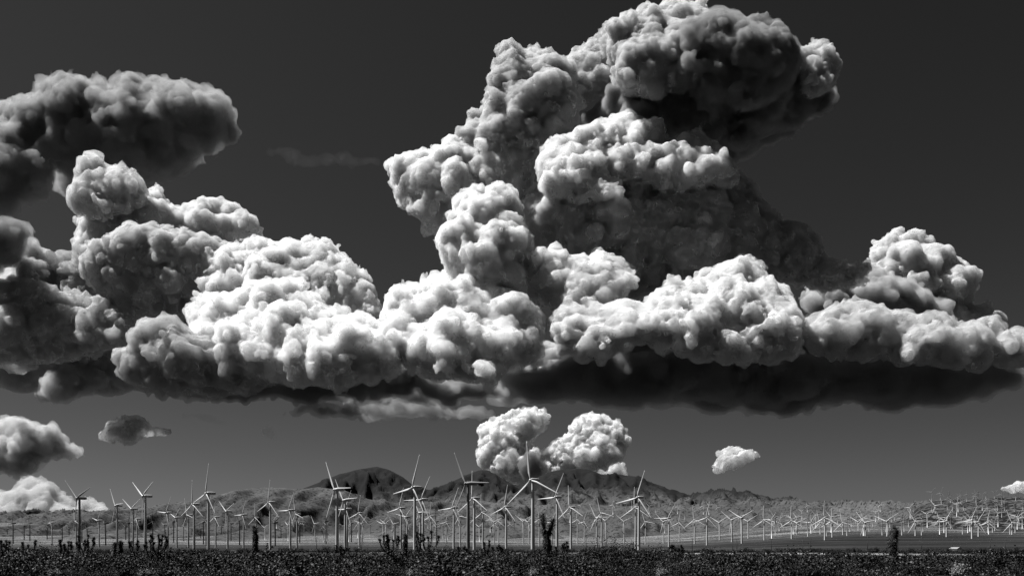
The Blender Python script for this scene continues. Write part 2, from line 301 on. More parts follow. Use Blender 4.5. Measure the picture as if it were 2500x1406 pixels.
# ------------------------------------------------------------------ power poles, shed
M_POLE = mat('pole_wood', .05, .9, .3, 3)
def power_pole(u, d, h, lab):
    X = (u - 1250) * d / F; o = bpy.data.objects.new('power_pole', None); COL.objects.link(o); o.location = (X, d, surface_z(X, d) - .2); tag(o, lab, 'pole', 'power poles along the road')
    V, Q = ring_tube([(0, 0, 0), (0, 0, h * .5), (0, 0, h)], [.22, .2, .16], 8); link('pole', mesh_from('pole', V, Q, M_POLE), o)
    V, Q = ring_tube([(-1.3, 0, h * .93), (0, 0, h * .935), (1.3, 0, h * .93)], [.09, .1, .09], 6); link('crossarm', mesh_from('crossarm', V, Q, M_POLE), o)
    for k, xx in enumerate((-1.15, -.4, .4, 1.15)):
        V, Q = ring_tube([(xx, 0, h * .93 + .08), (xx, 0, h * .93 + .3), (xx, 0, h * .93 + .4)], [.05, .09, .04], 6); link('insulator', mesh_from('insulator', V, Q, M_POLE), o)
PL = [(773, 600, 'behind the pale slopes scrub'), (883, 600, ''), (1431, 620, ''), (1690, 620, ''), (1789, 620, ''), (1799, 640, ''), (1883, 640, ''), (1960, 700, ''), (1978, 640, ''), (2118, 610, ''), (2250, 650, ''), (2325, 660, ''), (2418, 640, ''), (2454, 680, '')]
for i, (u, d, _) in enumerate(PL): power_pole(u, d, random.uniform(9.5, 11.5), f'thin dark wooden power pole {where(u)}, {nth(i)} pole from the left')
def shed():
    d = 640; X = (2333 - 1250) * d / F; o = bpy.data.objects.new('shed', None); COL.objects.link(o); o.location = (X, d, surface_z(X, d) - .1); o.rotation_euler = (0, 0, .4)
    tag(o, 'small white gable-roofed shed below the scrubby hill, behind the road', 'shed')
    w, l, h = 2.4, 3.2, 2.6
    V = [(-w, -l, 0), (w, -l, 0), (w, l, 0), (-w, l, 0), (-w, -l, h), (w, -l, h), (w, l, h), (-w, l, h), (0, -l, h + 1.1), (0, l, h + 1.1)]
    link('wall', mesh_from('wall', V, [(0, 1, 5, 8, 4), (1, 2, 6, 5), (2, 3, 7, 9, 6), (3, 0, 4, 7)], M_WHITE, False), o)
    V = [(-w - .3, -l - .3, h - .1), (0, -l - .3, h + 1.15), (w + .3, -l - .3, h - .1), (-w - .3, l + .3, h - .1), (0, l + .3, h + 1.15), (w + .3, l + .3, h - .1)]; V += [(a, b, c + .12) for a, b, c in V]
    link('roof', mesh_from('roof', V, [(0, 1, 4, 3), (1, 2, 5, 4), (6, 9, 10, 7), (7, 10, 11, 8), (0, 3, 9, 6), (2, 8, 11, 5), (0, 6, 7, 1), (1, 7, 8, 2), (3, 4, 10, 9), (4, 5, 11, 10)], M_GREYT, False), o)
    link('door', mesh_from('door', [(-.5, -l - .03, 0), (.5, -l - .03, 0), (.5, -l - .03, 2), (-.5, -l - .03, 2)], [(0, 1, 2, 3)], M_DARK, False), o)
shed()

# ------------------------------------------------------------------ plants
M_LEAF = mat('scrub_leaf', .11, .6, .5, 6., .002, .15, .47); M_TWIG = mat('scrub_twig', .045, .9, .4, 3.); M_PALE = mat('dry_brush', .2, .9, .35, 4.)
_t = M_LEAF.node_tree; _oi = _t.nodes.new('ShaderNodeObjectInfo'); _mr = _t.nodes.new('ShaderNodeMapRange'); _mr.inputs['To Min'].default_value = .12; _mr.inputs['To Max'].default_value = 1.9
_pw = _t.nodes.new('ShaderNodeMath'); _pw.operation = 'POWER'; _pw.inputs[1].default_value = 1.7; _t.links.new(_oi.outputs['Random'], _pw.inputs[0]); _t.links.new(_pw.outputs[0], _mr.inputs[0])
_l = _t.nodes['Principled BSDF'].inputs['Base Color'].links[0]; _src = _l.from_socket; _mu = _t.nodes.new('ShaderNodeMath'); _mu.operation = 'MULTIPLY'
_t.links.new(_src, _mu.inputs[0]); _t.links.new(_mr.outputs[0], _mu.inputs[1]); _t.links.new(_mu.outputs[0], _t.nodes['Principled BSDF'].inputs['Base Color'])
M_YUC = mat('joshua_leaf', .022, .6, .4, 2.); M_BARK = mat('joshua_bark', .025, .95, .5, 4.)
def leafcloud(cent, size, n, spread, rs, flat=.0):
    """n small kite-shaped leaves around the given points"""
    c = cent[rs.integers(0, len(cent), n)] + rs.normal(size=(n, 3)) * spread
    a = rs.normal(size=(n, 3)); a[:, 2] = np.abs(a[:, 2]) + flat; a /= np.linalg.norm(a, axis=1, keepdims=True)
    b = np.cross(a, rs.normal(size=(n, 3))); b /= np.linalg.norm(b, axis=1, keepdims=True)
    L = size * rs.uniform(.6, 1.4, (n, 1)); W = L * .42
    V = np.stack([c, c + a * L * .5 + b * W, c + a * L, c + a * L * .5 - b * W], 1).reshape(-1, 3)
    return V, np.arange(4 * n).reshape(-1, 4)
def bush_parts(seed, h, w, nleaf, nst=22, lsize=.075, spread=.09):
    rs = np.random.default_rng(seed); VS, QS, tips = [], [], []
    for k in range(nst):
        an = rs.uniform(0, 6.283); lean = rs.uniform(.1, 1) ** .7; top = np.array([math.cos(an) * lean * w, math.sin(an) * lean * w, h * rs.uniform(.55, 1.) * (1.08 - .35 * lean)])
        mid = top * np.array([.38, .38, .55]) + rs.normal(size=3) * .05 * h
        path = [(0 + rs.normal() * .05, rs.normal() * .05, -.1), tuple(mid), tuple(top)]
        V, Q = ring_tube(path, [.02, .014, .005], 3, False); b = sum(len(v) for v in VS); VS.append(V); QS += [tuple(i + b for i in q) for q in Q]
        for t in np.linspace(.25, 1, 7): tips.append((mid * (t / .55) if t < .55 else mid + (top - mid) * (t - .55) / .45) + rs.normal(size=3) * .05 * h)
    LV, LQ = leafcloud(np.array(tips), lsize, nleaf, spread * h, rs)
    return [p for v in VS for p in v], QS, LV, LQ
BUSH = []
for s in range(7):
    pale = s == 6
    SV, SQ, LV, LQ = bush_parts(40 + s, 1.0, .75 + .12 * (s % 3), 850 if not pale else 1200, 26, .072, .08)
    st = mesh_from('branches', SV, SQ, M_PALE if pale else M_TWIG)
    lf = mesh_np('foliage', LV, LQ, False); lf.materials.append(M_PALE if pale else M_LEAF)
    V = [tuple(v) for v in SV] + [tuple(v) for v in LV]; jm = bpy.data.meshes.new('bush'); jm.from_pydata(V, [], SQ + [tuple(int(i) + len(SV) for i in q) for q in LQ]); jm.update()
    jm.materials.append(M_PALE if pale else M_LEAF); BUSH.append((st, lf, jm))
pos = []
d = 56.
while d < 640:
    step = 1.35 if d < 130 else 1.35 + (d - 130) * .012
    u = -120 + random.random() * 40
    while u < 2620:
        X = (u - 1250) * d / F; dd = d + random.uniform(-.6, .6) * step
        onroad = abs(dd - np.interp(X, [-700, -330, -60, 20, 70, 120, 190, 260], [760, 480, 350, 312, 292, 272, 252, 236])) < random.uniform(6, 13)
        keep = (random.random() < (.93 if d < 235 else .55)) and not onroad and vnoise(np.array([[X / 9, dd / 9, .5]]))[0] > (.3 if d < 230 else .35)
        if keep: pos.append((X, dd, random.choice((.4, .55, .7, .8, .9, 1., 1.2, 1.5, 1.9)) * random.uniform(.85, 1.15) * (1 if d < 120 else random.choice((.5, .6, .75, 1.)) if d < 300 else 1.1)))
        u += step * F / d * random.uniform(.75, 1.25)
    d += step * .92
for _ in range(150):
    d = random.uniform(85, 225); u = random.uniform(-20, 2520); pos.append(((u - 1250) * d / F, d, random.choice((1.4, 1.7, 2., 2.4, 3.))))
PALE_U = [(690, 1398), (2335, 1392), (1610, 1400), (1300, 1398), (1005, 1402), (130, 1402), (350, 1404)]
pos = [p for p in pos if not (p[1] < 77 and any(abs(px_of(p[0], p[1]) - a) < (75 if a == 2335 else 48) for a, _ in PALE_U))]
P = np.array(pos); P = P[np.argsort(P[:, 1])]; GZ = ground_h(P[:, 0], P[:, 1])
inframe = np.abs(px_of(P[:, 0], P[:, 1]) - 1250) < 1265
visible = inframe & ((HZ - (GZ + P[:, 2] - CZ) * F / P[:, 1]) < 1404)
near_i = np.where(visible)[0][:290]; near_set = set(near_i.tolist())
for i in near_i:
    s = random.randrange(6); o = bpy.data.objects.new('creosote_bush', None); COL.objects.link(o)
    o.location = (P[i, 0], P[i, 1], GZ[i] - .05); o.rotation_euler = (0, 0, random.uniform(0, 6.28)); o.scale = (P[i, 2] * random.uniform(.9, 1.3),) * 2 + (P[i, 2],)
    tag(o, 'dark creosote bush in the nearest rows of low desert scrub', 'bush', 'creosote bushes in the nearest scrub')
    link('branches', BUSH[s][0], o); link('foliage', BUSH[s][1], o)
for k, (u, y) in enumerate(PALE_U):
    d = 73 + k * .5; X = (u - 1250) * d / F; o = bpy.data.objects.new('dry_bush', None); COL.objects.link(o)
    sz = 1.35 if u == 2335 else .85; o.location = (X, d, float(ground_h(np.array([X]), np.array([d]))[0]) - .05); o.scale = (sz * 1.2, sz * 1.2, sz * .95)
    tag(o, f'pale dry brush at the bottom edge, {nth(sorted(p[0] for p in PALE_U).index(u))} pale clump from the left', 'bush', 'pale dry brush clumps'); link('branches', BUSH[6][0], o); link('foliage', BUSH[6][1], o)
# the rest of the scrub: one object, instanced on points
rest = np.array([i for i in range(len(P)) if i not in near_set])
me = bpy.data.meshes.new('desert_scrub'); me.vertices.add(len(rest)); me.vertices.foreach_set('co', np.stack([P[rest, 0], P[rest, 1], GZ[rest] - .05], 1).astype(np.float32).ravel())
at = me.attributes.new('size', 'FLOAT', 'POINT'); at.data.foreach_set('value', P[rest, 2].astype(np.float32))
at = me.attributes.new('turn', 'FLOAT', 'POINT'); at.data.foreach_set('value', np.random.default_rng(1).uniform(0, 6.28, len(rest)).astype(np.float32))
scrub = tag(link('desert_scrub', me), 'dark low creosote scrub covering the desert floor', 'scrub', kind='stuff')
bcol = bpy.data.collections.new('bush_kinds')
for s in range(6): bcol.objects.link(bpy.data.objects.new('bush_kind', BUSH[s][2]))
ng = bpy.data.node_groups.new('scatter_scrub', 'GeometryNodeTree'); ng.interface.new_socket('Geometry', in_out='INPUT', socket_type='NodeSocketGeometry'); ng.interface.new_socket('Geometry', in_out='OUTPUT', socket_type='NodeSocketGeometry')
gi, go = ng.nodes.new('NodeGroupInput'), ng.nodes.new('NodeGroupOutput'); ip = ng.nodes.new('GeometryNodeInstanceOnPoints'); ci = ng.nodes.new('GeometryNodeCollectionInfo')
ci.inputs['Collection'].default_value = bcol; ci.inputs['Separate Children'].default_value = True; ci.inputs['Reset Children'].default_value = True
a1 = ng.nodes.new('GeometryNodeInputNamedAttribute'); a1.data_type = 'FLOAT'; a1.inputs[0].default_value = 'size'
a2 = ng.nodes.new('GeometryNodeInputNamedAttribute'); a2.data_type = 'FLOAT'; a2.inputs[0].default_value = 'turn'
cx = ng.nodes.new('ShaderNodeCombineXYZ'); ng.links.new(a2.outputs[0], cx.inputs[2])
ip.inputs['Pick Instance'].default_value = True
ng.links.new(gi.outputs[0], ip.inputs['Points']); ng.links.new(ci.outputs[0], ip.inputs['Instance']); ng.links.new(cx.outputs[0], ip.inputs['Rotation']); ng.links.new(a1.outputs[0], ip.inputs['Scale']); ng.links.new(ip.outputs[0], go.inputs[0])
scrub.modifiers.new('scatter', 'NODES').node_group = ng

def joshua(u, d, top_y, style, lab, seed):
    rs = np.random.default_rng(seed); X = (u - 1250) * d / F; gz = float(ground_h(np.array([X]), np.array([d]))[0]) - .1
    H = CZ + (HZ - top_y) * d / F - gz; tv, tq, lv = [], [], []
    def limb(path, r0, r1, head=1., shag=0.):
        n = len(path); rr = [(r0 + (r1 - r0) * k / (n - 1)) * rs.uniform(.85, 1.15) for k in range(n)]
        V, Q = ring_tube(path, rr, 9); b = len(tv); tv.extend(V); tq.extend(tuple(i + b for i in q) for q in Q)
        A = np.array(path, float); seg = np.linspace(0, n - 1, 200); pts = np.stack([np.interp(seg, range(n), A[:, k]) for k in range(3)], 1)
        ln = np.linalg.norm(np.diff(A, axis=0), axis=1).sum()
        hl = .36 * head; tipdir = A[-1] - A[-2]; tipdir /= np.linalg.norm(tipdir)
        hlen = min((.75 if style in ('fork', 'column', 'yucca') else .36) * head, ln * .6); k0 = int(200 * (1 - hlen / ln))
        for _ in range(int((260 if style in ('fork', 'column', 'yucca') else 130) * head ** 1.2)):                    # living rosette
            p = pts[rs.integers(max(k0, 0), 200)]; dr = rs.normal(size=3); dr /= np.linalg.norm(dr); dr = dr + tipdir * rs.uniform(0, 1.1); dr /= np.linalg.norm(dr); lv.append((p, dr, hl * rs.uniform(.75, 1.2)))
        for _ in range(int(shag * ln * 150)):                      # dead leaves hanging along the limb
            p = pts[rs.integers(0, max(k0, 2))]; an = rs.uniform(0, 6.28); dr = np.array([math.cos(an), math.sin(an), rs.uniform(-2.2, -.5)]); dr /= np.linalg.norm(dr); lv.append((p + np.array([math.cos(an), math.sin(an), 0]) * r1 * .8, dr, .34 * rs.uniform(.7, 1.3)))
    w = H / 5.
    def wig(a): return rs.normal() * a
    if style == 'fork':
        f = (wig(.05), 0, H * .68); limb([(0, 0, 0), (wig(.05), 0, H * .25), (wig(.06), wig(.05), H * .5), f], .33, .26, .6, 3.)
        limb([f, (-.24 * w, 0, H * .78), (-.34 * w, .05, H * .97)], .16, .12, 1.3, 1.4); limb([f, (.34 * w, .1, H * .75), (.5 * w, 0, H * .91)], .16, .12, 1.25, 1.4)
    elif style == 'column':
        limb([(0, 0, 0), (wig(.06), 0, H * .35), (wig(.08), 0, H * .7), (wig(.08), 0, H * .95)], .32, .24, 1.35, 4.)
        if seed % 2: f = (0, 0, H * .72); limb([f, (.2, 0, H * .8), (.27, 0, H * .9)], .12, .09, .8, .8)
    elif style == 'yucca':
        limb([(0, 0, 0), (wig(.05), 0, H * .3), (0, 0, H * .62)], .15, .12, 1.9, 1.2)
    else:
        nb = {'bush': 9, 'pair': 3, 'tuft': 5}[style]; f = H * (.3 if style != 'pair' else .15)
        limb([(0, 0, 0), (wig(.05), 0, f * .6), (0, 0, f)], .18, .15, .2, .6)
        for k in range(nb):
            an = k / nb * 6.283 + wig(.3); rad = (.32 if style != 'pair' else .14) * H * rs.uniform(.5, 1.1); tz = H * rs.uniform(.72, .97)
            p1 = (math.cos(an) * rad * .6, math.sin(an) * rad * .4, f + (tz - f) * .3); p2 = (math.cos(an) * rad, math.sin(an) * rad * .7, f + (tz - f) * .66); p3 = (math.cos(an) * rad * 1.05 + wig(.08), math.sin(an) * rad * .7, tz)
            limb([(0, 0, f * .85), p1, p2, p3], .085, .06, .95, .25)
            if rs.random() < .6: limb([p2, (p2[0] + math.cos(an + 1) * .3, p2[1], p2[2] + .15), (p2[0] + math.cos(an + 1) * .42, p2[1], p2[2] + .45)], .06, .05, .75, .1)
    o = bpy.data.objects.new('joshua_tree', None); COL.objects.link(o); o.location = (X, d, gz); tag(o, lab, 'joshua tree', 'joshua trees in the scrub')
    link('trunk', mesh_from('trunk', tv, tq, M_BARK), o)
    p = np.array([a for a, _, _ in lv]); dr = np.array([b for _, b, _ in lv]); L = np.array([c for _, _, c in lv])[:, None]; n = len(p)
    sd = np.cross(dr, rs.normal(size=(n, 3))); sd /= np.linalg.norm(sd, axis=1, keepdims=True)
    hw = .014 + .00016 * d; V = np.stack([p - sd * hw, p + sd * hw, p + dr * L * (1.1 + d / 500)], 1).reshape(-1, 3)
    me = mesh_np('crown', V, np.arange(3 * n).reshape(-1, 3), False); me.materials.append(M_YUC); link('crown', me, o)
for k, (u, d, ty, st, lab) in enumerate([
    (1335, 82, 1255, 'fork', 'tall two-headed joshua tree standing black before the turbines'), (2183, 84, 1285, 'column', 'dark shaggy joshua tree trunk beside the pale road'), (621, 128, 1284, 'column', 'shaggy column-shaped joshua tree under the tan ridge'),
    (1265, 76, 1346, 'yucca', 'low spiky yucca-like joshua tree beside the two-headed one'), (383, 175, 1303, 'bush', 'broad many-armed joshua tree before the pale turbine with open blades'), (366, 172, 1306, 'pair', 'narrow joshua tree touching the broad many-armed one'), (213, 180, 1303, 'tuft', 'many-headed joshua tree right of the first tall turbine'), (203, 176, 1318, 'tuft', 'lower joshua tree leaning on the many-headed one'), (163, 190, 1313, 'tuft', 'small branching joshua tree left of the first tall turbine'), (150, 188, 1316, 'pair', 'small forked joshua tree in the middle of the far-left trio'), (72, 190, 1315, 'tuft', 'small round-headed joshua tree near the left edge'),
    (294, 150, 1320, 'column', 'stubby shaggy joshua tree column left of the broad one'), (281, 152, 1325, 'column', 'short twin of the stubby shaggy joshua tree'), (331, 170, 1316, 'tuft', 'small joshua tree with curled arms beside the broad one'), (8, 150, 1318, 'bush', 'dark joshua tree clump cut by the left edge'), (953, 150, 1302, 'bush', 'spreading joshua tree under the broad dark peak'), (989, 160, 1303, 'column', 'slim joshua tree column between the spreading one and the thick cluster'), (1020, 140, 1298, 'pair', 'crooked joshua tree at the front of the thick cluster'), (1044, 138, 1289, 'tuft', 'tallest joshua tree of the thick cluster under the broad peak'), (832, 190, 1330, 'tuft', 'small dark joshua tree at the foot of a tall turbine'),
    (1187, 180, 1316, 'pair', 'small upright joshua tree under the pointed peak'), (1212, 170, 1326, 'tuft', 'low joshua tree right of the small upright one'), (1378, 170, 1318, 'pair', 'small joshua tree right of the two-headed tall one'), (1357, 165, 1328, 'tuft', 'stub joshua tree hugging the two-headed tall one'), (1655, 150, 1330, 'bush', 'round joshua tree at the start of the pale road'), (1130, 180, 1332, 'tuft', 'low joshua tree below the pointed peak\'s left flank')]):
    joshua(u, d, ty, st, lab, 100 + k)
# tall leafy shrubs standing above the scrub
for k, (u, d, ty, w, lab) in enumerate([(1492, 118, 1298, 1.5, 'tallest leafy desert shrub under the long dark mountain'), (1470, 122, 1312, 1.2, 'leafy shrub left of the tallest one'), (1535, 120, 1308, 1.2, 'leafy shrub right of the tallest one'), (1432, 125, 1326, 1.2, 'lower leafy shrub at the left end of the tall shrubs'), (1600, 120, 1324, 1.0, 'sparse leafy shrub at the right end of the tall shrubs'), (1735, 120, 1330, 1.1, 'round leafy shrub before the pale road start'), (1090, 120, 1330, 1.0, 'leafy shrub between the joshua cluster and the pointed peak'), (95, 110, 1325, 1.1, 'leafy shrub at the far left above the scrub'), (115, 108, 1328, 1., 'leafy shrub next to the far-left one'), (2290, 110, 1345, 1.0, 'leafy shrub at the right part of the pale road'), (1945, 112, 1348, 1.1, 'leafy shrub breaking the pale road line')]):
    X = (u - 1250) * d / F; gz = float(ground_h(np.array([X]), np.array([d]))[0]); H = CZ + (HZ - ty) * d / F - gz
    SV, SQ, LV, LQ = bush_parts(300 + k, H, w * H * .42, 900, 26, .16, .06)
    o = bpy.data.objects.new('desert_shrub', None); COL.objects.link(o); o.location = (X, d, gz - .05); tag(o, lab, 'shrub', 'tall leafy shrubs above the scrub')
    link('branches', mesh_from('branches', SV, SQ, M_TWIG), o); lf = mesh_np('foliage', LV, LQ, False); lf.materials.append(M_LEAF); link('foliage', lf, o)

# ------------------------------------------------------------------ clouds
def polydist(P, poly):
    poly = np.asarray(poly, float); b = np.roll(poly, -1, 0); d = np.full(len(P), 1e9); ins = np.zeros(len(P), bool)
    for (ax, ay), (bx, by) in zip(poly, b):
        ex, ey = bx - ax, by - ay; wx, wy = P[:, 0] - ax, P[:, 1] - ay
        t = np.clip((wx * ex + wy * ey) / (ex * ex + ey * ey + 1e-9), 0, 1); d = np.minimum(d, np.hypot(wx - ex * t, wy - ey * t))
        ins ^= ((ay > P[:, 1]) != (by > P[:, 1])) & (P[:, 0] < ax + (P[:, 1] - ay) * ex / (ey if ey != 0 else 1e-9))
    return np.where(ins, d, -d)
def pack(poly, rmax, rmin, ov=.75):
    poly = np.asarray(poly, float); lo, hi = poly.min(0), poly.max(0); n = int(min(5000, 300 + 14 * (hi - lo).prod() / rmin ** 2))
    P = rng.uniform(lo, hi, (n, 2)); D = polydist(P, poly); ok = D > rmin; P, D = P[ok], D[ok]
    R = np.minimum(D, rmax * rng.uniform(.6, 1, len(D))); C = np.zeros((0, 3))
    for i in np.argsort(-R + rng.uniform(0, .3, len(R)) * R):
        if len(C) and (np.hypot(C[:, 0] - P[i, 0], C[:, 1] - P[i, 1]) < ov * (C[:, 2] * .6 + R[i] * .4)).any(): continue
        C = np.vstack([C, [P[i, 0], P[i, 1], R[i]]])
    return C, polydist(C[:, :2], poly)
def puffs(pts, dep, lean, rmax, rmin=10, thick=100, levels=(13, 9), up=.35):
    """heaps of billows filling an outline: big puffs, smaller ones on their skins, smaller ones on those"""
    C, D = pack(pts, rmax, rmin); ym = np.mean([p[1] for p in pts]); L = []
    for (x, y, r), dd in zip(C, D):
        bulge = min(dd, thick * 1.5); z = dep - lean * (y - ym)
        L.append((x, y, z - bulge * rng.uniform(.3, .9) * thick / 100 + rng.uniform(-.2, .2) * r, r))
        if dd > r * 1.3: L.append((x, y, z + bulge * .5, r))
    cur = np.array(L); res = [cur]
    for n in levels:
        k = len(cur); dv = rng.normal(size=(k, n, 3)); dv /= np.linalg.norm(dv, axis=2, keepdims=True)
        dv[..., 2] = np.where(rng.random((k, n)) < .75, -np.abs(dv[..., 2]), dv[..., 2]); dv[..., 1] -= up; dv /= np.linalg.norm(dv, axis=2, keepdims=True)
        r = cur[:, None, 3] * (.2 + .42 * rng.random((k, n)) ** 1.6); off = cur[:, None, 3] - r * rng.uniform(.15, .85, (k, n))
        ch = np.stack([cur[:, None, 0] + dv[..., 0] * off, cur[:, None, 1] + dv[..., 1] * off, cur[:, None, 2] + dv[..., 2] * off, r], 2).reshape(-1, 4)
        dd = polydist(ch[:, :2], pts); cur = ch[(dd > -.45 * ch[:, 3] - 2) & (ch[:, 3] > 2.6)]; res.append(cur)
    return np.vstack(res)
def cloud_mat(mfp, alb, surf, px=7.):
    """vapour: scattering volume; its skin of droplets is thin, torn and finely crumpled (px = metres per photo pixel at the cloud)"""
    m = bpy.data.materials.new('cloud_vapour'); m.use_nodes = True; t = m.node_tree; t.nodes.clear(); N = t.nodes.new; o = N('ShaderNodeOutputMaterial')
    v = N('ShaderNodeVolumePrincipled'); v.inputs['Color'].default_value = grey(alb); v.inputs['Density'].default_value = 1 / mfp; v.inputs['Anisotropy'].default_value = .25
    t.links.new(v.outputs[0], o.inputs['Volume'])
    if surf:
        g = N('ShaderNodeNewGeometry')
        def noise(size, det, rough):
            sc_ = N('ShaderNodeVectorMath'); sc_.operation = 'SCALE'; sc_.inputs['Scale'].default_value = 1 / (size * px); t.links.new(g.outputs['Position'], sc_.inputs[0])
            n = N('ShaderNodeTexNoise'); n.inputs['Scale'].default_value = 1; n.inputs['Detail'].default_value = det; n.inputs['Roughness'].default_value = rough; n.inputs['Distortion'].default_value = .4; t.links.new(sc_.outputs[0], n.inputs['Vector']); return n.outputs[0]
        bp = N('ShaderNodeBump'); bp.inputs['Strength'].default_value = 1; bp.inputs['Distance'].default_value = 9 * px; t.links.new(noise(15, 4, .62), bp.inputs['Height'])
        df = N('ShaderNodeBsdfDiffuse'); df.inputs[0].default_value = grey(min(.95, alb * .97)); t.links.new(bp.outputs[0], df.inputs['Normal'])
        mr = N('ShaderNodeMapRange'); mr.inputs['From Min'].default_value = .38; mr.inputs['From Max'].default_value = .66; mr.inputs['To Min'].default_value = surf * .25; mr.inputs['To Max'].default_value = min(1., surf * 1.75); t.links.new(noise(26, 3, .65), mr.inputs[0])
        tr = N('ShaderNodeBsdfTransparent'); mx = N('ShaderNodeMixShader'); t.links.new(mr.outputs[0], mx.inputs[0])
        t.links.new(tr.outputs[0], mx.inputs[1]); t.links.new(df.outputs[0], mx.inputs[2]); t.links.new(mx.outputs[0], o.inputs['Surface'])
    return m
MATS = {}; CORE = 7.
def cloud(label, parts, mfp=78, dist=15000., noise=((48, 13), (22, 6.5), (11, 5.2), (5.5, 3.4)), alb=.92, surf=.2, warp=((70, 16), (28, 8)), erode=(34, 9), veil=0, vox=None, name='cumulus_cloud'):
    Q = np.vstack([puffs(**p) if isinstance(p, dict) else puffs(*p) for p in parts])
    for size, amp in warp:
        for j in range(3): Q[:, j] += amp * (vnoise((Q[:, :3] + 31.7 * (j + 1) * size) / size) - .5) * 2
    s = dist / F; Y = dist + Q[:, 2] * s; k = Y / F; W = np.stack([(Q[:, 0] - 1250) * k, Y, (HZ - Q[:, 1]) * k + CZ, Q[:, 3] * k], 1)
    vx = (vox or (VOX if mfp < 105 else 5.2)) * s; bw = s * (sum(a for _, a in noise) * .55 + abs(erode[1])) + 2 * vx; pad = bw + 2 * vx
    lo = (W[:, :3] - W[:, 3:]).min(0) - pad; hi = (W[:, :3] + W[:, 3:]).max(0) + pad; n = np.ceil((hi - lo) / vx).astype(int) + 1
    g = np.full(n, bw, np.float32); ax = [(lo[j] + np.arange(n[j]) * vx).astype(np.float32) for j in range(3)]
    for x, y, z, r in W:
        a = [max(0, int((c - r - bw - l) / vx)) for c, l in zip((x, y, z), lo)]; b = [min(m, int((c + r + bw - l) / vx) + 2) for c, l, m in zip((x, y, z), lo, n)]
        dx = (ax[0][a[0]:b[0]] - np.float32(x))[:, None, None]; dy = (ax[1][a[1]:b[1]] - np.float32(y))[None, :, None]; dz = (ax[2][a[2]:b[2]] - np.float32(z))[None, None, :]
        v = g[a[0]:b[0], a[1]:b[1], a[2]:b[2]]; dd = np.sqrt(dx * dx + dy * dy + dz * dz) - np.float32(r)
        if r > 16 * s:                                              # big billows melt into each other, small ones keep their creases
            kk = np.float32(.25 * r); hh = np.clip(.5 + .5 * (v - dd) / kk, 0, 1); v += (dd - v) * hh - kk * hh * (1 - hh)
        else: np.minimum(v, dd, out=v)
    raw = g[::2, ::2, ::2].copy(); vi = np.nonzero((np.abs(raw) < bw * .999).ravel())[0]
    VP = np.stack(np.unravel_index(vi, raw.shape), 1).astype(np.float32) * np.float32(2 * vx / s) + (lo / s).astype(np.float32)
    e = sum(w_ * vnoise(VP * (m_ / 30.) + 9 * m_) for m_, w_ in ((1, .5), (2.2, .3), (4.6, .2))); raw.ravel()[vi] += s * (veil * (e * 2 - 1) * 2.2 - veil * .25)
    raw = np.clip(raw, -6 * vx, 6 * vx); raw[[0, -1]] = 6 * vx; raw[:, [0, -1]] = 6 * vx; raw[:, :, [0, -1]] = 6 * vx
    idx = np.nonzero((np.abs(g) < bw * .999).ravel())[0]; i0, i1, i2 = np.unravel_index(idx, g.shape)
    PT = np.stack([i0, i1, i2], 1).astype(np.float32) * np.float32(vx / s) + (lo / s).astype(np.float32); add = np.zeros(len(idx), np.float32)
    mask = np.clip(vnoise(PT / 85 + 3.3) * 2.6 - .8, 0, 1) if len(noise) > 2 else np.float32(.5)      # some flanks knobbly, others smooth
    for size, amp in noise: add -= amp * s * (np.abs(vnoise((PT + size * 7) / size) * 2 - 1) - .3) * (.5 + 1. * mask)
    if erode[1]:
        e = sum(w_ * vnoise(PT * (m_ / erode[0]) + 5 * m_) for m_, w_ in ((1, .5), (2.1, .3), (4.3, .2))); add += erode[1] * s * (e * 2 - 1.12)
    g.ravel()[idx] += add
    core = np.clip(g[::2, ::2, ::2] + CORE * s, -6 * vx, 6 * vx).astype(np.float32)
    np.clip(g, -3 * vx, 3 * vx, out=g); g[[0, -1]] = 3 * vx; g[:, [0, -1]] = 3 * vx; g[:, :, [0, -1]] = 3 * vx
    G = vdb.FloatGrid(3 * vx); G.copyFromArray(g); pts, _t, quads = G.convertToPolygons(0.0)
    V = pts * vx + lo; me = mesh_np('cloud', V, quads)
    G = vdb.FloatGrid(6 * vx); G.copyFromArray(core); cp, _t, cq = G.convertToPolygons(0.0)
    key = (mfp, alb, surf, dist); MATS[key] = MATS.get(key) or cloud_mat(mfp, alb, surf, dist / F); me.materials.append(MATS[key])
    o = tag(link(name, me), label, 'cloud', 'clouds in the sky')
    if len(cq) > 60:                                              # denser heart of the cloud
        k2 = (mfp, alb, 'core'); MATS[k2] = MATS.get(k2) or cloud_mat(mfp * .45, alb, None); cm = mesh_np('dense_core', cp * 2 * vx + lo, cq); cm.materials.append(MATS[k2]); link('dense_core', cm, o)
    if veil:                                                      # torn thin vapour round it
        G = vdb.FloatGrid(6 * vx); G.copyFromArray(raw); cp, _t, cq = G.convertToPolygons(0.0)
        k2 = (alb, 'veil', dist); MATS[k2] = MATS.get(k2) or cloud_mat(270 * dist / 15000, alb, None); cm = mesh_np('thin_vapour', cp * 2 * vx + lo, cq); cm.materials.append(MATS[k2]); link('thin_vapour', cm, o)
    return o
SOFT = dict(veil=10, mfp=240, noise=((14, 5), (6, 3)), erode=(44, 18), surf=0.12, warp=((70, 22), (28, 12)), alb=.9)
SMOOTH = dict(levels=(6,), up=0.)
def P_(pts, dep, lean, rmax, **k): return dict(pts=pts, dep=dep, lean=lean, rmax=rmax, **k)
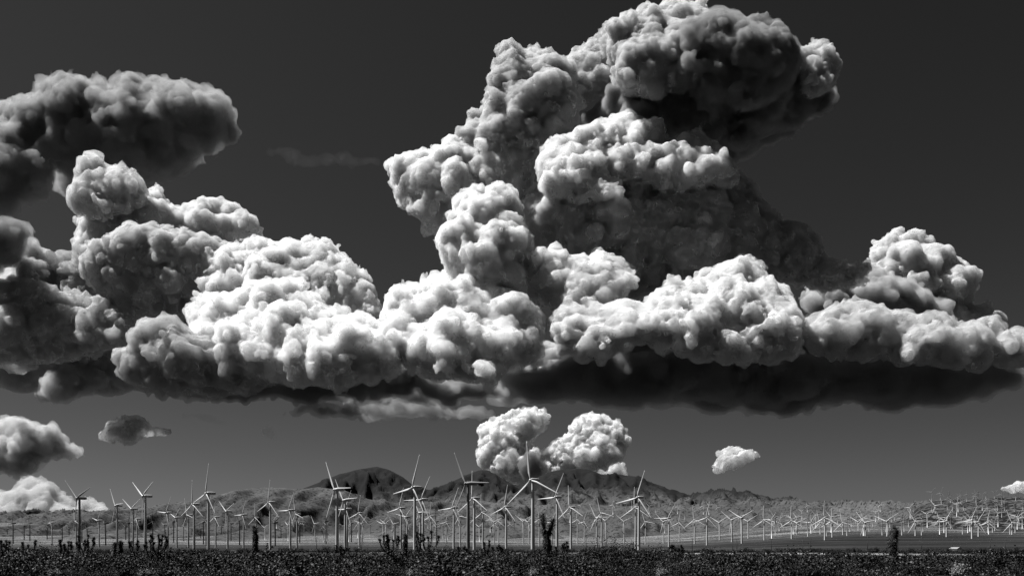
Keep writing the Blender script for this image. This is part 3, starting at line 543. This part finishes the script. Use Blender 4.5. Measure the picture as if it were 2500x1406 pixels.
cloud('dark crown of the towering storm cloud, highest cloud of all', [
    P_([(1195, 240), (1200, 180), (1225, 140), (1300, 112), (1365, 140), (1400, 175), (1420, 250), (1400, 330), (1300, 360), (1130, 385), (1122, 330), (1160, 290)], 60, .3, 50),
    P_([(1360, 150), (1440, 115), (1490, 95), (1500, 180), (1480, 230), (1380, 230)], 160, .8, 40),
    P_([(1480, 110), (1490, 50), (1560, 20), (1640, 15), (1720, 12), (1760, 50), (1770, 150), (1700, 220), (1560, 240), (1490, 210)], 20, .5, 50),
    P_([(1920, 170), (1945, 125), (1970, 112), (2010, 115), (2045, 150), (2040, 200), (1980, 230), (1930, 210)], 0, .4, 36)], alb=.72)
cloud('nearly black bulging lobe of the towering storm cloud at its upper right', [
    P_([(1480, 220), (1700, 40), (1800, 35), (1850, 60), (1880, 48), (1915, 75), (1935, 130), (1960, 200), (2045, 210), (2030, 260), (1960, 300), (1900, 330), (1860, 370), (1800, 390), (1650, 370), (1500, 330), (1420, 300)], 60, -.9, 85, levels=(8, 6), up=0)], alb=.42, mfp=100, veil=10, surf=.12)  # shading of this lobe is put into its low albedo
cloud('middle of the towering storm cloud with billowing bright brow and grey belly', [
    P_([(945, 410), (990, 375), (1050, 365), (1130, 350), (1180, 320), (1270, 330), (1300, 400), (1290, 470), (1220, 520), (1100, 540), (1040, 580), (1030, 520), (980, 500)], 40, .25, 55),
    P_([(1310, 410), (1330, 350), (1430, 312), (1480, 298), (1540, 288), (1610, 310), (1625, 345), (1690, 325), (1740, 345), (1780, 385), (1800, 420), (1810, 440), (1700, 460), (1560, 450), (1420, 490), (1350, 480)], -60, .7, 48),
    P_([(1120, 480), (1250, 460), (1290, 560), (1290, 690), (1250, 720), (1120, 680), (1050, 600), (1080, 570), (1110, 560)], -190, .6, 50)])
cloud('shaded grey belly of the towering storm cloud stepping down to its right shoulder', [
    P_([(1310, 440), (1560, 420), (1810, 430), (1850, 490), (1900, 540), (1960, 560), (2020, 620), (1990, 690), (1700, 720), (1400, 700), (1290, 620), (1250, 520)], 10, -.15, 58, up=.15)], alb=.8)  # belly shade partly put into the lower albedo
cloud('brilliant white cloud mass at the centre of the sky, brightest of all', [
    P_([(955, 720), (985, 705), (1050, 680), (1110, 670), (1170, 690), (1240, 690), (1290, 740), (1330, 800), (1310, 880), (1200, 930), (1000, 910), (950, 850), (930, 780)], -260, 1.0, 60)], alb=.985, mfp=100)
cloud('long bright cauliflower cloud bank in front of the grey storm belly', [
    P_([(1290, 650), (1310, 610), (1350, 590), (1380, 630), (1440, 640), (1460, 610), (1500, 640), (1540, 650), (1560, 720), (1500, 760), (1400, 790), (1340, 760), (1300, 720)], -230, .6, 34),
    P_([(1335, 800), (1360, 750), (1430, 740), (1470, 735), (1560, 740), (1620, 690), (1700, 680), (1740, 650), (1800, 630), (1860, 640), (1900, 680), (1950, 740), (1965, 800), (1960, 860), (1800, 880), (1680, 870), (1560, 860), (1420, 880), (1350, 840)], -280, .8, 44),
    P_([(1920, 640), (1985, 670), (2050, 640), (2120, 650), (2110, 700), (2000, 720), (1960, 700)], -10, .5, 26)], alb=.9)
for lab, x, y, w, h in (('small bright torn puff below the billowing brow of the storm cloud', 1490, 464, 40, 20),):
    cloud(lab, [P_([(x - w, y), (x - w * .5, y - h), (x + w * .3, y - h * .8), (x + w, y - h * .3), (x + w * .6, y + h * .8), (x - w * .3, y + h)], -190, .6, h * .6, rmin=4)], vox=2.5, alb=.8, mfp=200, erode=(18, 7), veil=8, warp=((30, 5), (12, 3)))
cloud('domed cumulus cloud at the right end of the storm', dist=18500., parts=[
    P_([(2125, 600), (2140, 575), (2200, 570), (2260, 575), (2310, 620), (2370, 660), (2390, 700), (2370, 740), (2250, 740), (2150, 720), (2120, 680), (2130, 640)], 20, .5, 48),
    P_([(2000, 800), (2300, 730), (2420, 745), (2425, 800), (2380, 850), (2000, 880)], 20, -.5, 50, **SMOOTH)], alb=.85)
cloud('soft grey rounded cloud before the domed cumulus', [
    P_([(1975, 720), (1990, 690), (2060, 680), (2110, 665), (2200, 700), (2280, 730), (2330, 790), (2290, 810), (2100, 790), (1980, 780)], -90, .3, 50)], **{**SOFT, 'dist': 18000., 'mfp': 130, 'alb': .62})
cloud('ragged grey cloud at the right edge above the dark base', [
    P_([(2270, 860), (2330, 825), (2400, 800), (2440, 830), (2490, 810), (2540, 820), (2540, 900), (2300, 895)], -40, .2, 35)], **{**SOFT, 'dist': 17500., 'alb': .75})
cloud('mid-grey billowing cloud bank lying on the dark base towards the right edge', [
    P_([(1960, 810), (2000, 750), (2120, 735), (2260, 765), (2380, 790), (2430, 800), (2500, 820), (2560, 830), (2560, 895), (2300, 890), (2100, 880), (1970, 870)], -300, .5, 36)], alb=.72, mfp=120)
cloud('long grey cloud bank filling the horizon behind the bright heaps', [
    P_([(-60, 690), (120, 640), (300, 690), (480, 720), (900, 800), (1300, 840), (1500, 850), (2000, 770), (2420, 770), (2560, 840), (2560, 920), (1600, 950), (900, 955), (300, 965), (-60, 935)], 0, .2, 50, rmin=16, levels=(9, 6))], alb=.7, mfp=130, dist=18800., vox=6.5)
cloud('long flat almost black base of the storm cloud', [
    P_([(1150, 950), (1300, 890), (1500, 860), (1960, 860), (2300, 870), (2560, 890), (2560, 940), (2400, 965), (2200, 990), (1900, 1008), (1600, 998), (1400, 980), (1250, 985), (1100, 965)], -20, -1.8, 60, thick=60, levels=(3,)), P_([(1330, 850), (1700, 800), (2000, 790), (2300, 800), (2420, 820), (2440, 880), (2000, 940), (1500, 930)], 60, -.8, 60, **SMOOTH)], mfp=300, noise=((50, 10), (22, 6)), erode=(70, 18), alb=.52, surf=0.05, vox=6.)  # shade of the underside put into the vapour colour
cloud('dark-bellied cumulus heap with bright rims on the left', [
    P_([(180, 540), (215, 510), (290, 520), (340, 490), (380, 440), (410, 480), (430, 510), (480, 490), (540, 500), (600, 515), (615, 560), (620, 600), (560, 640), (440, 640), (300, 640), (190, 640)], 130, .2, 46)], alb=.84)
cloud('smooth dark grey belly under the rimmed cumulus heap', [
    P_([(190, 600), (330, 560), (480, 570), (600, 610), (600, 700), (500, 730), (440, 770), (340, 785), (250, 730), (190, 660)], 20, -.9, 70, **SMOOTH)], alb=.72, mfp=70, surf=0.25)  # shade under the heap put into a lower albedo
cloud('bright cumulus slope stepping down towards the centre', [
    P_([(480, 620), (560, 590), (620, 580), (700, 600), (740, 600), (780, 590), (830, 620), (870, 660), (920, 730), (950, 770), (850, 800), (700, 770), (560, 740), (480, 700)], -80, .5, 42)], alb=.94)
cloud('brilliant white cumulus bank left of the central mass', [
    P_([(450, 760), (480, 720), (560, 720), (600, 715), (640, 680), (700, 672), (750, 700), (780, 750), (860, 770), (920, 790), (960, 830), (990, 870), (960, 920), (850, 935), (700, 930), (590, 910), (480, 850), (450, 800)], -260, 1., 50)], alb=.985, mfp=100)
cloud('soft grey cloud tufts behind the left bank', [
    P_([(40, 680), (60, 620), (85, 585), (120, 620), (140, 660), (180, 610), (240, 620), (300, 660), (340, 720), (300, 760), (180, 740), (60, 720)], 30, .2, 36)], alb=.6, mfp=110, erode=(40, 14), surf=0.25)
cloud('long grey cloud bank at the left edge with black underside', [
    P_([(-60, 700), (60, 690), (150, 720), (230, 730), (300, 780), (330, 790), (340, 830), (250, 850), (100, 850), (-60, 860)], -60, .5, 42),
    P_([(-60, 840), (330, 820), (300, 860), (100, 890), (-60, 900)], -60, -2.2, 30, **SMOOTH)], mfp=110, noise=((26, 9), (12, 6), (6, 3)), surf=0.25, alb=.68)
cloud('soft grey cloud with ragged edges below the white bank', [
    P_([(290, 880), (330, 820), (350, 780), (420, 780), (480, 810), (530, 830), (640, 830), (700, 850), (720, 900), (600, 960), (480, 975), (350, 950), (290, 920)], -330, -.1, 36)], alb=.62, mfp=110, erode=(40, 14), surf=0.25)
cloud('long thin dark cloud base under the white bank', [
    P_([(330, 965), (700, 930), (1000, 905), (1150, 930), (1300, 945), (1200, 978), (900, 985), (600, 985), (450, 982)], -60, -2., 30, thick=50, levels=(5,))], mfp=160, noise=((40, 10), (18, 7)), erode=(70, 12), alb=.45, surf=0.02, vox=5)
cloud('thin dark streak of cloud below the central base', [
    P_([(640, 1000), (800, 985), (1000, 980), (1200, 1000), (1220, 1020), (1000, 1028), (800, 1018)], 0, -2., 18, thick=40, rmin=6, **SMOOTH)], mfp=260, noise=((40, 10), (16, 4)), surf=0.02, vox=3.5, alb=.4)
cloud('bright sliver of cloud between two dark streaks', [
    P_([(800, 990), (880, 966), (980, 970), (1010, 985), (900, 1000)], 120, .4, 10, rmin=4)], **{**SOFT, 'alb': .5})
cloud('large soft dark cloud at the upper left', [
    P_([(85, 260), (90, 215), (130, 202), (210, 207), (300, 217), (380, 212), (440, 197), (480, 212), (540, 250), (560, 300), (550, 330), (400, 320), (300, 330), (200, 320), (100, 300)], -60, .5, 45),
    P_([(100, 290), (560, 300), (555, 345), (500, 370), (460, 400), (410, 430), (380, 440), (250, 430), (160, 480), (130, 420), (110, 350)], 0, -1.1, 60, **SMOOTH),
    P_([(-60, 290), (30, 255), (90, 250), (120, 300), (100, 380), (125, 390), (110, 460), (50, 490), (-60, 540)], -60, .2, 45)], mfp=240, noise=((14, 5), (6, 3)), erode=(50, 24), surf=0.12, veil=16, warp=((70, 22), (28, 12)), alb=.5, dist=19000., vox=4.8)  # darkening put into the albedo, no shadow falls here
cloud('rounded grey cloud knob under the upper left cloud', [
    P_([(160, 490), (185, 440), (190, 380), (210, 365), (240, 370), (245, 400), (280, 410), (310, 410), (345, 450), (340, 500), (250, 530), (180, 520)], 60, .2, 40)], mfp=110, noise=((26, 10), (10, 4)), surf=0.25, alb=.8)
cloud('black ragged cloud at the left edge', [
    P_([(-60, 540), (50, 555), (80, 590), (60, 650), (-60, 670)], -60, -1.2, 40, **SMOOTH)], **{**SOFT, 'alb': .4})
cloud('thin grey tuft of cloud low at the left above the lowest clouds', [
    P_([(75, 970), (110, 930), (180, 905), (250, 900), (260, 940), (220, 975), (120, 985)], -40, .3, 24)], **{**SOFT, 'dist': 18000., 'alb': .6})
cloud('loose grey cloud in the lower left corner of the sky', [
    P_([(-40, 1030), (40, 1020), (100, 1040), (140, 1040), (160, 1080), (210, 1100), (180, 1120), (100, 1120), (90, 1150), (60, 1165), (-40, 1150)], 0, .3, 20)], **{**SOFT, 'alb': .75, 'warp': ((30, 6), (12, 3)), 'erode': (26, 12), 'mfp': 170, 'vox': 3.})
cloud('small grey curled cloud over the left turbines', [
    P_([(230, 1062), (260, 1036), (320, 1020), (360, 1020), (370, 1050), (310, 1085), (250, 1075)], 0, .3, 22, rmin=6), P_([(340, 1042), (440, 1048), (400, 1062), (340, 1066)], 20, -2, 9, rmin=4, **SMOOTH)], mfp=160, noise=((20, 6), (9, 4)), erode=(26, 8), surf=0.25, alb=.75, warp=((30, 5), (12, 3)))
cloud('puffy white cloud rising over the saddle between the peaks', [
    P_([(1170, 1100), (1175, 1040), (1230, 1010), (1290, 995), (1330, 1000), (1335, 1040), (1290, 1080), (1330, 1110), (1330, 1170), (1280, 1190), (1180, 1160)], 100, .4, 13, rmin=6)], dist=24000., mfp=90, erode=(30, 13), noise=((20, 6), (9, 4), (4.5, 1.8)), surf=0.25, vox=2.8, veil=9, warp=((30, 5), (12, 3)))
cloud('low ragged cloud joining the two puffy ones behind the peaks', [
    P_([(1185, 1150), (1300, 1128), (1400, 1140), (1500, 1135), (1545, 1150), (1480, 1190), (1250, 1200)], 160, .3, 18)], dist=24000., mfp=160, erode=(30, 13), noise=((20, 6), (9, 4)), surf=.2, vox=4, warp=((30, 5), (12, 3)), alb=.86)
cloud('puffy white cloud over the long dark mountain', [
    P_([(1330, 1090), (1390, 1060), (1400, 1030), (1450, 1015), (1510, 1020), (1535, 1070), (1520, 1130), (1440, 1160), (1350, 1155)], 100, .4, 13, rmin=6)], dist=24000., mfp=90, erode=(30, 13), noise=((20, 6), (9, 4), (4.5, 1.8)), surf=0.25, vox=2.8, veil=9, warp=((30, 5), (12, 3)))
cloud('small dark round cloud touching the long mountain', [
    P_([(1262, 1125), (1300, 1105), (1350, 1130), (1340, 1165), (1280, 1165)], -60, -1., 26, **SMOOTH)], dist=22500., mfp=110, noise=((20, 7),), surf=0.12, alb=.3)
cloud('single small white cloud right of the mountains', [
    P_([(1734, 1140), (1758, 1114), (1742, 1100), (1790, 1090), (1832, 1096), (1857, 1115), (1828, 1132), (1800, 1145), (1745, 1149)], 0, .4, 11, rmin=4)], dist=22000., mfp=150, noise=((12, 4), (6, 3), (4, 1.5)), erode=(22, 7), surf=0.25, alb=.85, vox=2.4, warp=((30, 5), (12, 3)))
cloud('pale billowing cloud rising behind the left end of the hills', [
    P_([(-60, 1215), (30, 1200), (50, 1180), (60, 1160), (100, 1165), (120, 1190), (160, 1205), (185, 1240), (200, 1220), (230, 1215), (270, 1250), (290, 1300), (200, 1325), (-60, 1325)], 0, .7, 34)], dist=26000., mfp=260, noise=((18, 6), (8, 4)), surf=0.12, alb=.66, warp=((30, 5), (12, 3)))
cloud('small white cloud at the right edge above the scrubby hill', [
    P_([(2440, 1195), (2470, 1178), (2520, 1172), (2540, 1200), (2450, 1203)], 0, .4, 12, rmin=4)], dist=26000., mfp=220, noise=((16, 5),), erode=(20, 6), surf=0.25, warp=((30, 5), (12, 3)))
cloud('faint dark lens of cloud under the left end of the dark base', [P_([(435, 1020), (500, 1008), (570, 1018), (500, 1034)], 0, -1, 9, rmin=4, **SMOOTH)], mfp=1300, noise=((20, 4),), erode=(30, 6), veil=0, surf=0, alb=.2)
cloud('faint pale scrap of cloud low over the tan ridge', [P_([(630, 1050), (650, 1040), (682, 1058), (672, 1070), (640, 1064)], 0, .2, 9, rmin=3, **SMOOTH)], mfp=500, noise=((12, 4),), erode=(18, 6), veil=0, surf=0, alb=.9)
cloud('faint dark wisp of cloud between the upper left cloud and the tower', [
    P_([(640, 385), (720, 372), (800, 380), (930, 385), (930, 400), (800, 408), (700, 402)], 0, -1, 12, rmin=5, **SMOOTH)], mfp=3200, noise=((30, 8), (12, 5)), veil=0, erode=(40, 8), surf=0, alb=.2)
